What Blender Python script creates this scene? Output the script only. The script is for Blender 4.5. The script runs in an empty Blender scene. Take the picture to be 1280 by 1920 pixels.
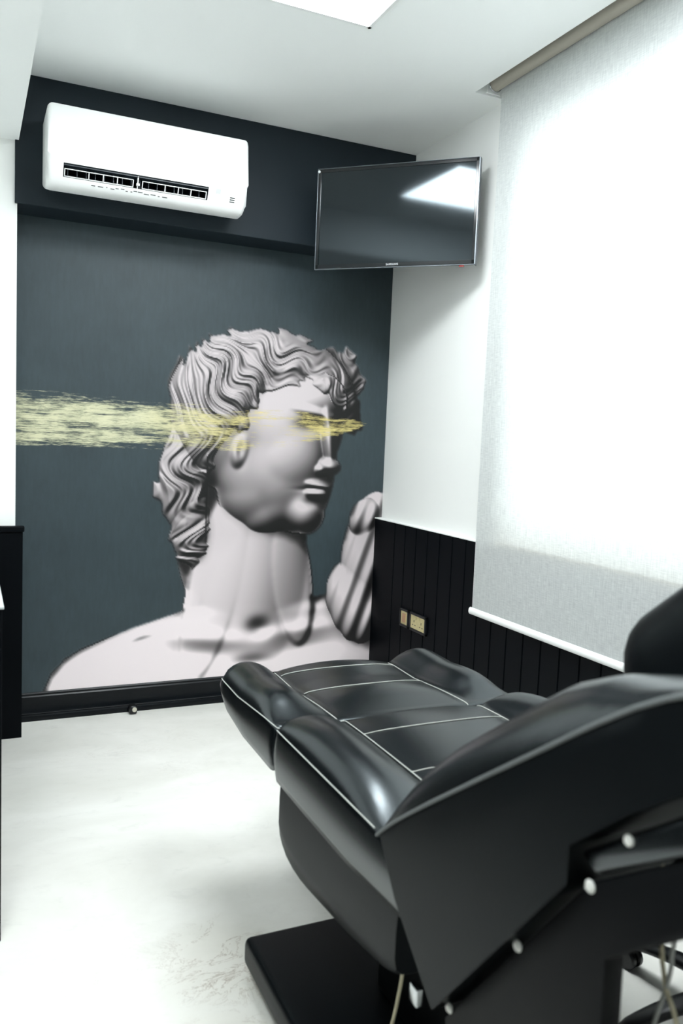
import bpy, bmesh, math, random
import numpy as np
from mathutils import Vector, Matrix

S = bpy.context.scene
COL = S.collection
PI = math.pi

# ------------------------------------------------------------------ camera, world, exposure
cd = bpy.data.cameras.new('camera')
cam = bpy.data.objects.new('camera', cd)
COL.objects.link(cam)
right = Vector((0.909323, -0.413982, 0.041839))
down = Vector((0.000551, -0.099356, -0.995052))
fwd = Vector((0.416091, 0.904847, -0.090118))
m3 = Matrix((right, -down, -fwd)).transposed()
cam.matrix_world = Matrix.Translation((0, 0, 1.27)) @ m3.to_4x4()
cd.sensor_fit = 'HORIZONTAL'
cd.sensor_width = 36.0
cd.lens = 36.0 * 1530.0 / 1280.0
cd.clip_start = 0.02
cd.dof.use_dof = True
cd.dof.focus_distance = 3.1
cd.dof.aperture_fstop = 43.03 / 8.0
S.camera = cam

w = bpy.data.worlds.new('daylight')
S.world = w
w.use_nodes = True
bg = w.node_tree.nodes['Background']
bg.inputs[0].default_value = (0.96, 0.98, 1.0, 1)
bg.inputs[1].default_value = 2.7
S.view_settings.view_transform = 'Standard'
S.view_settings.look = 'None'
S.view_settings.exposure = 1.28
S.view_settings.gamma = 1.0
S.view_settings.use_curve_mapping = False
try:
    S.cycles.use_denoising = True
    S.cycles.max_bounces = 12
    S.cycles.diffuse_bounces = 8
    S.cycles.caustics_reflective = False
    S.cycles.caustics_refractive = False
except Exception:
    pass

# ------------------------------------------------------------------ helpers
def lin(c):
    return c / 12.92 if c <= 0.04045 else ((c + 0.055) / 1.055) ** 2.4

def rgb(r, g, b):
    return (lin(r / 255), lin(g / 255), lin(b / 255), 1)

def mat(name, color, rough=0.5, metal=0.0, spec=0.5, bump=None, emit=None, var=None, coat=0.0, tint=None):
    """principled material; bump=(scale, strength); var=(scale, second colour, detail)"""
    m = bpy.data.materials.new(name)
    m.use_nodes = True
    nt = m.node_tree
    p = nt.nodes['Principled BSDF']
    p.inputs['Base Color'].default_value = color
    p.inputs['Roughness'].default_value = rough
    p.inputs['Metallic'].default_value = metal
    p.inputs['Specular IOR Level'].default_value = spec
    p.inputs['Coat Weight'].default_value = coat
    if tint: p.inputs['Specular Tint'].default_value = tint
    tc = nt.nodes.new('ShaderNodeTexCoord')
    if var:
        n = nt.nodes.new('ShaderNodeTexNoise')
        n.inputs['Scale'].default_value = var[0]
        n.inputs['Detail'].default_value = var[2] if len(var) > 2 else 4
        nt.links.new(tc.outputs['Object'], n.inputs['Vector'])
        mx = nt.nodes.new('ShaderNodeMix'); mx.data_type = 'RGBA'
        mx.inputs[6].default_value = color; mx.inputs[7].default_value = var[1]
        nt.links.new(n.outputs['Fac'], mx.inputs[0])
        nt.links.new(mx.outputs[2], p.inputs['Base Color'])
    if bump:
        n = nt.nodes.new('ShaderNodeTexNoise')
        n.inputs['Scale'].default_value = bump[0]
        n.inputs['Detail'].default_value = 6
        nt.links.new(tc.outputs['Object'], n.inputs['Vector'])
        b = nt.nodes.new('ShaderNodeBump')
        b.inputs['Strength'].default_value = bump[1]
        b.inputs['Distance'].default_value = 0.002
        nt.links.new(n.outputs['Fac'], b.inputs['Height'])
        nt.links.new(b.outputs['Normal'], p.inputs['Normal'])
    if emit:
        p.inputs['Emission Color'].default_value = emit[0]
        p.inputs['Emission Strength'].default_value = emit[1]
    return m

def world_off(o):
    v = Vector((0, 0, 0))
    while o is not None:
        v += o.location
        o = o.parent
    return v

def obj(name, bm, m, parent=None, smooth=False, loc=(0, 0, 0)):
    """link a bmesh (built in world coordinates) as ONE mesh object"""
    me = bpy.data.meshes.new(name)
    off = Vector(loc) if parent is None else world_off(parent)
    bmesh.ops.translate(bm, verts=bm.verts, vec=-off)
    bmesh.ops.recalc_face_normals(bm, faces=bm.faces)
    bm.to_mesh(me); bm.free()
    o = bpy.data.objects.new(name, me)
    COL.objects.link(o)
    if parent is None:
        o.location = loc
    else:
        o.parent = parent
    if m is not None:
        me.materials.append(m)
    if smooth:
        for p in me.polygons:
            p.use_smooth = True
        if smooth != 'all':
            me.set_sharp_from_angle(angle=math.radians(smooth if smooth is not True else 40))
    return o

def thing(name, label, cat, loc=(0, 0, 0), group=None):
    o = bpy.data.objects.new(name, None)
    o.empty_display_size = 0.1
    COL.objects.link(o)
    o.location = loc
    o['label'] = label; o['category'] = cat
    if group: o['group'] = group
    return o

def tag(o, label, cat, group=None):
    o['label'] = label; o['category'] = cat
    if group: o['group'] = group
    return o

def struct(name, bm, m, label=None, cat=None, smooth=False):
    o = obj(name, bm, m, None, smooth)
    o['kind'] = 'structure'
    if label: o['label'] = label
    if cat: o['category'] = cat
    return o

def B(): return bmesh.new()

def box(bm, x0, x1, y0, y1, z0, z1, bev=0.0, seg=2):
    n = bmesh.new()
    vs = [n.verts.new((x, y, z)) for x in (x0, x1) for y in (y0, y1) for z in (z0, z1)]
    for f in ((0, 1, 3, 2), (4, 6, 7, 5), (0, 4, 5, 1), (2, 3, 7, 6), (0, 2, 6, 4), (1, 5, 7, 3)):
        n.faces.new([vs[i] for i in f])
    bmesh.ops.recalc_face_normals(n, faces=n.faces)
    if bev > 0:
        bmesh.ops.bevel(n, geom=list(n.edges), offset=bev, segments=seg, affect='EDGES', profile=0.5)
    merge(bm, n)
    return bm

def merge(bm, n):
    me = bpy.data.meshes.new('tmp'); n.to_mesh(me); n.free()
    bm.from_mesh(me); bpy.data.meshes.remove(me)

def tube(bm, pts, r, seg=8, cap=True):
    pts = [Vector(p) for p in pts]
    rings = []
    prev = None
    for i, p in enumerate(pts):
        d = (pts[min(i + 1, len(pts) - 1)] - pts[max(i - 1, 0)]).normalized()
        if prev is None:
            a = d.orthogonal().normalized()
        else:
            a = (prev - d * prev.dot(d))
            a = a.normalized() if a.length > 1e-6 else d.orthogonal().normalized()
        prev = a
        b = d.cross(a)
        rr = r[i] if isinstance(r, (list, tuple)) else r
        rings.append([bm.verts.new(p + a * (rr * math.cos(2 * PI * k / seg)) + b * (rr * math.sin(2 * PI * k / seg))) for k in range(seg)])
    for i in range(len(rings) - 1):
        for k in range(seg):
            bm.faces.new((rings[i][k], rings[i][(k + 1) % seg], rings[i + 1][(k + 1) % seg], rings[i + 1][k]))
    if cap:
        bm.faces.new(rings[0][::-1]); bm.faces.new(rings[-1])
    return bm

def cyl(bm, c, axis, r, h, seg=24, r2=None, bev=0.0):
    """cylinder from c along axis"""
    a = Vector(axis).normalized(); c = Vector(c)
    pr = [(r, 0)] if not bev else [(r - bev, 0), (r, bev)]
    r2 = r if r2 is None else r2
    pr += [(r2, h)] if not bev else [(r2, h - bev), (r2 - bev, h)]
    pts = [c + a * t for _, t in pr]
    u = a.orthogonal().normalized(); v = a.cross(u)
    rings = [[bm.verts.new(p + u * (q[0] * math.cos(2 * PI * k / seg)) + v * (q[0] * math.sin(2 * PI * k / seg))) for k in range(seg)] for p, q in zip(pts, pr)]
    for i in range(len(rings) - 1):
        for k in range(seg):
            bm.faces.new((rings[i][k], rings[i][(k + 1) % seg], rings[i + 1][(k + 1) % seg], rings[i + 1][k]))
    bm.faces.new(rings[0][::-1]); bm.faces.new(rings[-1])
    return bm

def loft(bm, secs, closed=True, caps=True):
    rings = [[bm.verts.new(p) for p in s] for s in secs]
    n = len(rings[0])
    for i in range(len(rings) - 1):
        for k in range(n if closed else n - 1):
            bm.faces.new((rings[i][k], rings[i][(k + 1) % n], rings[i + 1][(k + 1) % n], rings[i + 1][k]))
    if caps:
        bm.faces.new(rings[0][::-1]); bm.faces.new(rings[-1])
    return bm

def prism(bm, poly, x0, x1, bev=0.0, seg=2):
    """polygon in (y, z) extruded along x"""
    n = bmesh.new()
    a = [n.verts.new((x0, y, z)) for y, z in poly]; b = [n.verts.new((x1, y, z)) for y, z in poly]
    k = len(poly)
    for i in range(k):
        n.faces.new((a[i], a[(i + 1) % k], b[(i + 1) % k], b[i]))
    n.faces.new(a[::-1]); n.faces.new(b)
    bmesh.ops.recalc_face_normals(n, faces=n.faces)
    if bev:
        bmesh.ops.bevel(n, geom=list(n.edges), offset=bev, segments=seg, affect='EDGES', profile=0.5)
    merge(bm, n)
    return bm

def ip(x, xs, ys):
    return float(np.interp(x, xs, ys))

def text(name, body, size, m, parent, M, depth=0.0006, spacing=1.0):
    c = bpy.data.curves.new(name, 'FONT')
    c.body = body; c.size = size; c.align_x = 'CENTER'; c.align_y = 'CENTER'; c.extrude = depth
    c.space_character = spacing
    o = bpy.data.objects.new(name, c); COL.objects.link(o)
    o.parent = parent
    M = M.copy(); M.translation = M.translation - world_off(parent)
    o.matrix_local = M
    c.materials.append(m)
    bpy.context.view_layer.update()
    me = bpy.data.meshes.new_from_object(o.evaluated_get(bpy.context.evaluated_depsgraph_get()))
    mo = bpy.data.objects.new(name, me); COL.objects.link(mo)
    mo.parent = parent; mo.matrix_local = M
    bpy.data.objects.remove(o); bpy.data.curves.remove(c)
    mo.name = name
    return mo

# ------------------------------------------------------------------ materials
M_wall = mat('white_wall_paint', rgb(236, 237, 235), 0.7, spec=0.3, bump=(120, 0.08))
M_ceil = mat('white_ceiling_paint', rgb(246, 248, 247), 0.8, spec=0.2)
M_dark = mat('dark_slate_paint', rgb(20, 30, 37), 0.55, spec=0.25, bump=(60, 0.15), var=(2.2, rgb(25, 36, 43), 5))
M_black = mat('black_panel_paint', rgb(3, 6, 10), 0.5, spec=0.09)
M_base = mat('black_satin_moulding', rgb(4, 9, 14), 0.3, spec=0.22)
M_leather = mat('black_leather', rgb(5, 8, 10), 0.26, spec=0.9, bump=(220, 0.06), tint=(0.84, 0.94, 1.0, 1))
M_leather2 = mat('matte_black_leather', rgb(4, 7, 9), 0.40, spec=0.15, bump=(220, 0.06), tint=(0.84, 0.94, 1.0, 1))
M_frame = mat('black_powder_coat', rgb(4, 6, 8), 0.5, spec=0.12)
M_plastic = mat('black_plastic', rgb(10, 13, 16), 0.35)
M_white = mat('white_plastic', rgb(240, 241, 240), 0.35, spec=0.45)
M_cap = mat('white_cap_plastic', rgb(228, 228, 222), 0.4)
M_stitch = mat('pale_grey_thread', rgb(176, 178, 172), 0.7)
M_chrome = mat('polished_metal', rgb(200, 204, 206), 0.2, metal=1.0)
M_silver = mat('silver_bezel', rgb(118, 124, 130), 0.35, metal=0.8)
M_screen = mat('tv_glass', rgb(5, 9, 13), 0.075, spec=0.6, tint=(0.80, 0.93, 1.0, 1))
M_brass = mat('brushed_brass', rgb(216, 205, 158), 0.4, metal=0.35, var=(90, rgb(200, 188, 138), 3))
M_beige = mat('beige_cable_sheath', rgb(196, 188, 160), 0.5)
M_grey = mat('grey_cable_sheath', rgb(160, 162, 158), 0.5)
M_tube = mat('taupe_roller_fabric', rgb(176, 170, 158), 0.8, bump=(300, 0.2))
M_top = mat('pale_grey_laminate', rgb(190, 194, 194), 0.4, var=(14, rgb(178, 182, 182), 4))
M_rubber = mat('translucent_rubber', rgb(196, 192, 178), 0.4)
M_red = mat('red_indicator', rgb(140, 40, 34), 0.3)
M_dot = mat('pale_sticker', rgb(226, 230, 232), 0.4)
M_led = mat('led_diffuser', rgb(250, 250, 250), 0.5, emit=((0.92, 0.978, 1.0, 1), 14.0))
M_vent = mat('dark_vent_interior', rgb(36, 46, 54), 0.45)

def floor_material():
    m = bpy.data.materials.new('cream_marble_floor'); m.use_nodes = True
    nt = m.node_tree; L = nt.links; p = nt.nodes['Principled BSDF']
    tc = nt.nodes.new('ShaderNodeTexCoord')
    mp = nt.nodes.new('ShaderNodeMapping'); mp.inputs['Scale'].default_value = (1.0, 1.6, 1.0); mp.inputs['Rotation'].default_value = (0, 0, 0.5)
    L.new(tc.outputs['Object'], mp.inputs['Vector'])
    def noise(scale, detail, rough=0.6, dist=0.0):
        n = nt.nodes.new('ShaderNodeTexNoise'); n.inputs['Scale'].default_value = scale; n.inputs['Detail'].default_value = detail
        n.inputs['Roughness'].default_value = rough; n.inputs['Distortion'].default_value = dist
        L.new(mp.outputs['Vector'], n.inputs['Vector']); return n
    def ramp(src, a, b, ca, cb):
        r = nt.nodes.new('ShaderNodeValToRGB'); r.color_ramp.elements[0].position = a; r.color_ramp.elements[1].position = b
        r.color_ramp.elements[0].color = ca; r.color_ramp.elements[1].color = cb
        L.new(src, r.inputs['Fac']); return r
    def mixc(fac, a, b):
        x = nt.nodes.new('ShaderNodeMix'); x.data_type = 'RGBA'
        L.new(fac, x.inputs[0])
        for s, v in ((6, a), (7, b)):
            if isinstance(v, tuple): x.inputs[s].default_value = v
            else: L.new(v, x.inputs[s])
        return x.outputs[2]
    def math2(op, a, b):
        x = nt.nodes.new('ShaderNodeMath'); x.operation = op
        for i, v in enumerate((a, b)):
            if isinstance(v, (int, float)): x.inputs[i].default_value = v
            else: L.new(v, x.inputs[i])
        return x.outputs[0]
    W, K = (1, 1, 1, 1), (0, 0, 0, 1)
    cloud = noise(1.6, 6, 0.62, 0.4)
    base = ramp(cloud.outputs['Fac'], 0.35, 0.7, rgb(222, 221, 214), rgb(240, 239, 234)).outputs['Color']
    fine = noise(9, 8, 0.7, 0.6)
    grey = ramp(fine.outputs['Fac'], 0.56, 0.75, K, W).outputs['Color']
    base = mixc(math2('MULTIPLY', grey, 0.5), base, rgb(206, 206, 200))
    # thin brown veins, gathered in patches
    v = noise(5.5, 9, 0.72, 1.6)
    d = math2('ABSOLUTE', math2('SUBTRACT', v.outputs['Fac'], 0.5), 0)
    line = ramp(d, 0.0, 0.011, W, K).outputs['Color']
    patch = ramp(noise(1.35, 3, 0.5).outputs['Fac'], 0.55, 0.68, K, W).outputs['Color']
    def spot(x, y, r):
        d_ = nt.nodes.new('ShaderNodeVectorMath'); d_.operation = 'DISTANCE'; d_.inputs[1].default_value = (x, y, 0)
        L.new(tc.outputs['Object'], d_.inputs[0])
        return ramp(d_.outputs['Value'], r * .4, r, W, K).outputs['Color']
    worn = math2('MAXIMUM', spot(.57, 1.80, .20), spot(.50, 1.50, .16))
    pv = math2('MAXIMUM', math2('MULTIPLY', patch, 0.35), worn)
    base = mixc(math2('MULTIPLY', worn, 0.25), base, rgb(196, 190, 174))
    base = mixc(math2('MULTIPLY', math2('MULTIPLY', line, pv), 0.9), base, rgb(124, 100, 76))
    L.new(base, p.inputs['Base Color'])
    p.inputs['Roughness'].default_value = 0.42
    p.inputs['Specular IOR Level'].default_value = 0.35
    return m
M_floor = floor_material()

def blind_material():
    m = bpy.data.materials.new('woven_blind_fabric'); m.use_nodes = True
    nt = m.node_tree; L = nt.links
    for n in list(nt.nodes): nt.nodes.remove(n)
    out = nt.nodes.new('ShaderNodeOutputMaterial')
    tc = nt.nodes.new('ShaderNodeTexCoord')
    def wv(scale):
        mp = nt.nodes.new('ShaderNodeMapping'); mp.inputs['Scale'].default_value = scale
        L.new(tc.outputs['Object'], mp.inputs['Vector'])
        n = nt.nodes.new('ShaderNodeTexNoise'); n.inputs['Scale'].default_value = 1; n.inputs['Detail'].default_value = 5
        L.new(mp.outputs['Vector'], n.inputs['Vector']); return n
    a = wv((1, 260, 18)); b = wv((1, 30, 330))
    ad = nt.nodes.new('ShaderNodeMath'); ad.operation = 'ADD'
    L.new(a.outputs['Fac'], ad.inputs[0]); L.new(b.outputs['Fac'], ad.inputs[1])
    r = nt.nodes.new('ShaderNodeValToRGB')
    r.color_ramp.elements[0].position = 0.36; r.color_ramp.elements[1].position = 0.62
    mu = nt.nodes.new('ShaderNodeMath'); mu.operation = 'MULTIPLY'; mu.inputs[1].default_value = 0.5
    L.new(ad.outputs[0], mu.inputs[0]); L.new(mu.outputs[0], r.inputs['Fac'])
    r.color_ramp.elements[0].color = rgb(205, 208, 208); r.color_ramp.elements[1].color = rgb(228, 231, 230)
    df = nt.nodes.new('ShaderNodeBsdfDiffuse'); tr = nt.nodes.new('ShaderNodeBsdfTranslucent')
    L.new(r.outputs['Color'], df.inputs['Color']); L.new(r.outputs['Color'], tr.inputs['Color'])
    mx = nt.nodes.new('ShaderNodeMixShader'); mx.inputs[0].default_value = 0.35
    L.new(df.outputs[0], mx.inputs[1]); L.new(tr.outputs[0], mx.inputs[2]); L.new(mx.outputs[0], out.inputs['Surface'])
    return m
M_blind = blind_material()

def glass_material():
    m = bpy.data.materials.new('window_glass'); m.use_nodes = True
    nt = m.node_tree; L = nt.links
    for n in list(nt.nodes): nt.nodes.remove(n)
    out = nt.nodes.new('ShaderNodeOutputMaterial')
    t = nt.nodes.new('ShaderNodeBsdfTransparent'); t.inputs[0].default_value = (0.93, 0.96, 0.95, 1)
    g = nt.nodes.new('ShaderNodeBsdfGlossy'); g.inputs['Roughness'].default_value = 0.02
    fr = nt.nodes.new('ShaderNodeFresnel'); fr.inputs['IOR'].default_value = 1.45
    mx = nt.nodes.new('ShaderNodeMixShader')
    L.new(fr.outputs[0], mx.inputs[0]); L.new(t.outputs[0], mx.inputs[1]); L.new(g.outputs[0], mx.inputs[2]); L.new(mx.outputs[0], out.inputs['Surface'])
    return m
M_glass = glass_material()

def mural_material():
    """printed bust (colour attribute) with brushed slate ground and dry-brushed gold stroke"""
    m = bpy.data.materials.new('printed_mural'); m.use_nodes = True
    nt = m.node_tree; L = nt.links; p = nt.nodes['Principled BSDF']
    at = nt.nodes.new('ShaderNodeAttribute'); at.attribute_name = 'print'
    ma = nt.nodes.new('ShaderNodeAttribute'); ma.attribute_name = 'masks'
    sep = nt.nodes.new('ShaderNodeSeparateColor'); L.new(ma.outputs['Color'], sep.inputs[0])
    tc = nt.nodes.new('ShaderNodeTexCoord')
    def noise(scale, detail, rough=0.6, rot=0.0):
        mp = nt.nodes.new('ShaderNodeMapping'); mp.inputs['Scale'].default_value = scale; mp.inputs['Rotation'].default_value = (0, rot, 0)
        L.new(tc.outputs['Object'], mp.inputs['Vector'])
        n = nt.nodes.new('ShaderNodeTexNoise'); n.inputs['Scale'].default_value = 1; n.inputs['Detail'].default_value = detail; n.inputs['Roughness'].default_value = rough
        L.new(mp.outputs['Vector'], n.inputs['Vector']); return n.outputs['Fac']
    def mth(op, a, b=0.0, clamp=False):
        x = nt.nodes.new('ShaderNodeMath'); x.operation = op; x.use_clamp = clamp
        for i, v in enumerate((a, b)):
            if isinstance(v, (int, float)): x.inputs[i].default_value = v
            else: L.new(v, x.inputs[i])
        return x.outputs[0]
    def mixc(fac, a, b):
        x = nt.nodes.new('ShaderNodeMix'); x.data_type = 'RGBA'
        L.new(fac, x.inputs[0])
        for s, v in ((6, a), (7, b)):
            if isinstance(v, tuple): x.inputs[s].default_value = v
            else: L.new(v, x.inputs[s])
        return x.outputs[2]
    # slate ground: canvas-like mottling
    g = noise((3, 3, 3), 6); g2 = noise((60, 60, 14), 4)
    k = mth('MULTIPLY_ADD', g, 0.55); k.node.inputs[2].default_value = 0.55
    k2 = mth('MULTIPLY_ADD', g2, 0.4); k2.node.inputs[2].default_value = 0.8
    kk = mth('MULTIPLY', k, k2)
    bgm = nt.nodes.new('ShaderNodeVectorMath'); bgm.operation = 'SCALE'
    L.new(at.outputs['Color'], bgm.inputs[0]); L.new(kk, bgm.inputs['Scale'])
    col = mixc(sep.outputs[0], bgm.outputs[0], at.outputs['Color'])
    # gold dry brush: streaks along the stroke
    s1 = noise((5, 1, 85), 8, 0.72, -0.02); s2 = noise((26, 1, 260), 6, 0.75); s3 = noise((7, 1, 16), 4, 0.6)
    st = mth('ADD', mth('MULTIPLY', s1, 0.5), mth('ADD', mth('MULTIPLY', s2, 0.36), mth('MULTIPLY', s3, 0.30)))
    e = mth('ADD', st, mth('MULTIPLY', sep.outputs[1], 0.15))
    fac = mth('MULTIPLY', mth('SUBTRACT', e, 0.648), 9.0, True)
    inside = mth('GREATER_THAN', sep.outputs[1], 0.02)
    fac = mth('MULTIPLY', mth('MULTIPLY', fac, inside), 0.9)
    tone = mth('MULTIPLY', mth('SUBTRACT', mth('ADD', mth('MULTIPLY', s2, 0.6), mth('MULTIPLY', s3, 0.6)), 0.42), 3.2, True)
    gold = mixc(tone, rgb(150, 136, 78), rgb(222, 204, 128))
    pale = mixc(tone, rgb(158, 160, 130), rgb(218, 215, 180))
    gold = mixc(mth('MULTIPLY', sep.outputs[2], 0.9), pale, gold)
    col = mixc(fac, col, gold)
    L.new(col, p.inputs['Base Color'])
    p.inputs['Roughness'].default_value = 0.5
    p.inputs['Specular IOR Level'].default_value = 0.35
    return m
M_mural = mural_material()

# ------------------------------------------------------------------ room shell
XR, YB, ZC = 1.905, 3.657, 2.60          # right wall, mural wall, ceiling
XL, YF = -0.55, -2.2                     # left wall, wall behind
XS, ZS = 0.176, 2.352                    # dropped soffit edge and height
YP = 3.484                               # face of the pier and of the ceiling beam
PX0, PY1, PZ = 1.752, 2.757, 2.80        # blind pocket in the ceiling
WY0, WY1, WZ0, WZ1 = 0.30, 2.60, 0.895, 2.44   # window opening

b = B(); box(b, XL - .2, XR + .2, YF - .2, YB + .2, -0.12, 0); struct('floor', b, M_floor, 'cream marble floor with brown veins', 'floor')
b = B()
box(b, XS, PX0, YF, YB, ZC, ZC + .25); box(b, PX0, XR, PY1, YB, ZC, ZC + .25); box(b, PX0, XR, YF, PY1, PZ, PZ + .05)
struct('ceiling', b, M_ceil, 'white ceiling above the dark beam', 'ceiling')
b = B(); box(b, XL, XS, YF, YP + .002, ZS, ZC + .25); struct('ceiling_soffit', b, M_ceil, 'lower white soffit along the left side', 'ceiling')
b = B(); box(b, XL - .2, XR + .2, YB, YB + .2, 0, ZC + .25); struct('wall_back', b, M_dark, 'dark slate back wall behind the mural', 'wall')
b = B(); box(b, XL, 0.172, YP, YB, 0, ZS); struct('wall_pier', b, M_wall, 'white pier left of the mural', 'wall')
b = B(); box(b, XL - .2, XL, YF - .2, YB, 0, ZC + .25); struct('wall_left', b, M_wall, 'white left wall', 'wall')
b = B(); box(b, XL, XR + .2, YF - .2, YF, 0, ZC + .25); struct('wall_front', b, M_wall, 'white wall behind the chair', 'wall')
b = B()
box(b, XR, XR + .22, YF, WY0, 0, PZ + .05); box(b, XR, XR + .22, WY1, YB, 0, PZ + .05)
box(b, XR, XR + .22, WY0, WY1, 0, WZ0); box(b, XR, XR + .22, WY0, WY1, WZ1, PZ + .05)
struct('wall_right', b, M_wall, 'white right wall with the window', 'wall')
# dark beam across the top of the mural wall, its left end lapping over the pier
b = B(); box(b, 0.163, XR, YP - .012, YB, 2.118, ZC, 0.003); struct('ceiling_beam', b, M_dark, 'dark slate beam carrying the air conditioner', 'beam')

# wainscots: beadboard on the right wall, plain panel with cap on the pier
b = B()
y = YB; d0, d1 = 1.869, 1.876
pts = []
yy = YF
edge = [YF]
k = 3.44
gs = []
while k > YF:
    gs.append(k); k -= 0.103
prof = [(YB, d0)]
for g in gs:
    prof += [(g + .004, d0), (g + .0015, d1), (g - .0015, d1), (g - .004, d0)]
prof += [(YF, d0)]
vt = [[b.verts.new((x, yv, z)) for yv, x in prof] for z in (0.0, 0.874)]
vb = [[b.verts.new((XR - .001, yv, z)) for yv in (YB, YF)] for z in (0.0, 0.874)]
for i in range(len(prof) - 1):
    b.faces.new((vt[0][i], vt[0][i + 1], vt[1][i + 1], vt[1][i]))
b.faces.new(vt[1] + [vb[1][1], vb[1][0]]); b.faces.new(vt[0][::-1] + [vb[0][0], vb[0][1]])
struct('trim_1', b, M_black, 'black grooved wainscot under the window', 'wainscot')
b = B(); box(b, 1.866, XR, YF, YB, 0.874, 0.879, 0.001); struct('trim_lit_edge', b, M_wall, 'thin white strip for the lit top edge of the black wainscot', 'trim')  # white strip paints the light caught along the wainscot's top edge
b = B()
box(b, XL, 0.199, 3.462, YP, 0.0, 0.845); box(b, XL, 0.205, 3.452, YP, 0.845, 0.868, 0.004)
box(b, 0.172, 0.199, YP, 3.500, 0.0, 0.845)
struct('trim_3', b, M_black, 'black wainscot with cap on the left pier', 'wainscot')

b = B(); box(b, XL, XL + .03, YF, 2.0, 0, .868); struct('trim_4', b, M_black, 'black wainscot on the left wall', 'wainscot')
b = B(); box(b, XL + .03, 1.869, YF, YF + .03, 0, .868); struct('trim_5', b, M_black, 'black wainscot on the wall behind the chair', 'wainscot')
# moulded black baseboard below the mural
b = B()
zz = [(0, 0), (.016, 0), (.018, .012), (.016, .022), (.010, .027), (.012, .031), (.009, .036), (.007, .095), (.010, .1), (.010, .105), (.006, .110), (.007, .118), (.003, .124), (0, .124)]
loft(b, [[(x, YB - d, z) for d, z in zz] for x in (0.172, 1.869)])
struct('baseboard_back', b, M_base, 'black moulded baseboard under the mural', 'baseboard', smooth=35)

# window behind the blind
wn = bpy.data.objects.new('window_1', None); COL.objects.link(wn); wn.location = (2.03, 1.43, WZ0); wn['kind'] = 'structure'; wn['label'] = 'window behind the roller blind'; wn['category'] = 'window'
b = B()
for (a0, a1, c0, c1) in ((WY0, WY1, WZ0, WZ0 + .05), (WY0, WY1, WZ1 - .05, WZ1), (WY0, WY0 + .05, WZ0, WZ1), (WY1 - .05, WY1, WZ0, WZ1), (1.40, 1.46, WZ0, WZ1)):
    box(b, 2.0, 2.06, a0, a1, c0, c1, 0.003)
obj('window_frame', b, M_white, wn)
b = B(); box(b, 2.026, 2.032, WY0 + .04, WY1 - .04, WZ0 + .04, WZ1 - .04); obj('window_pane', b, M_glass, wn)
b = B(); box(b, 1.8505, 2.06, WY0 - .0, WY1 + .0, WZ0 - .012, WZ0 + .004, 0.003); obj('window_sill', b, mat('cream_sill', rgb(250, 234, 210), .4), wn)  # sill pushed out and tinted cream to throw warm light on the fabric

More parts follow.
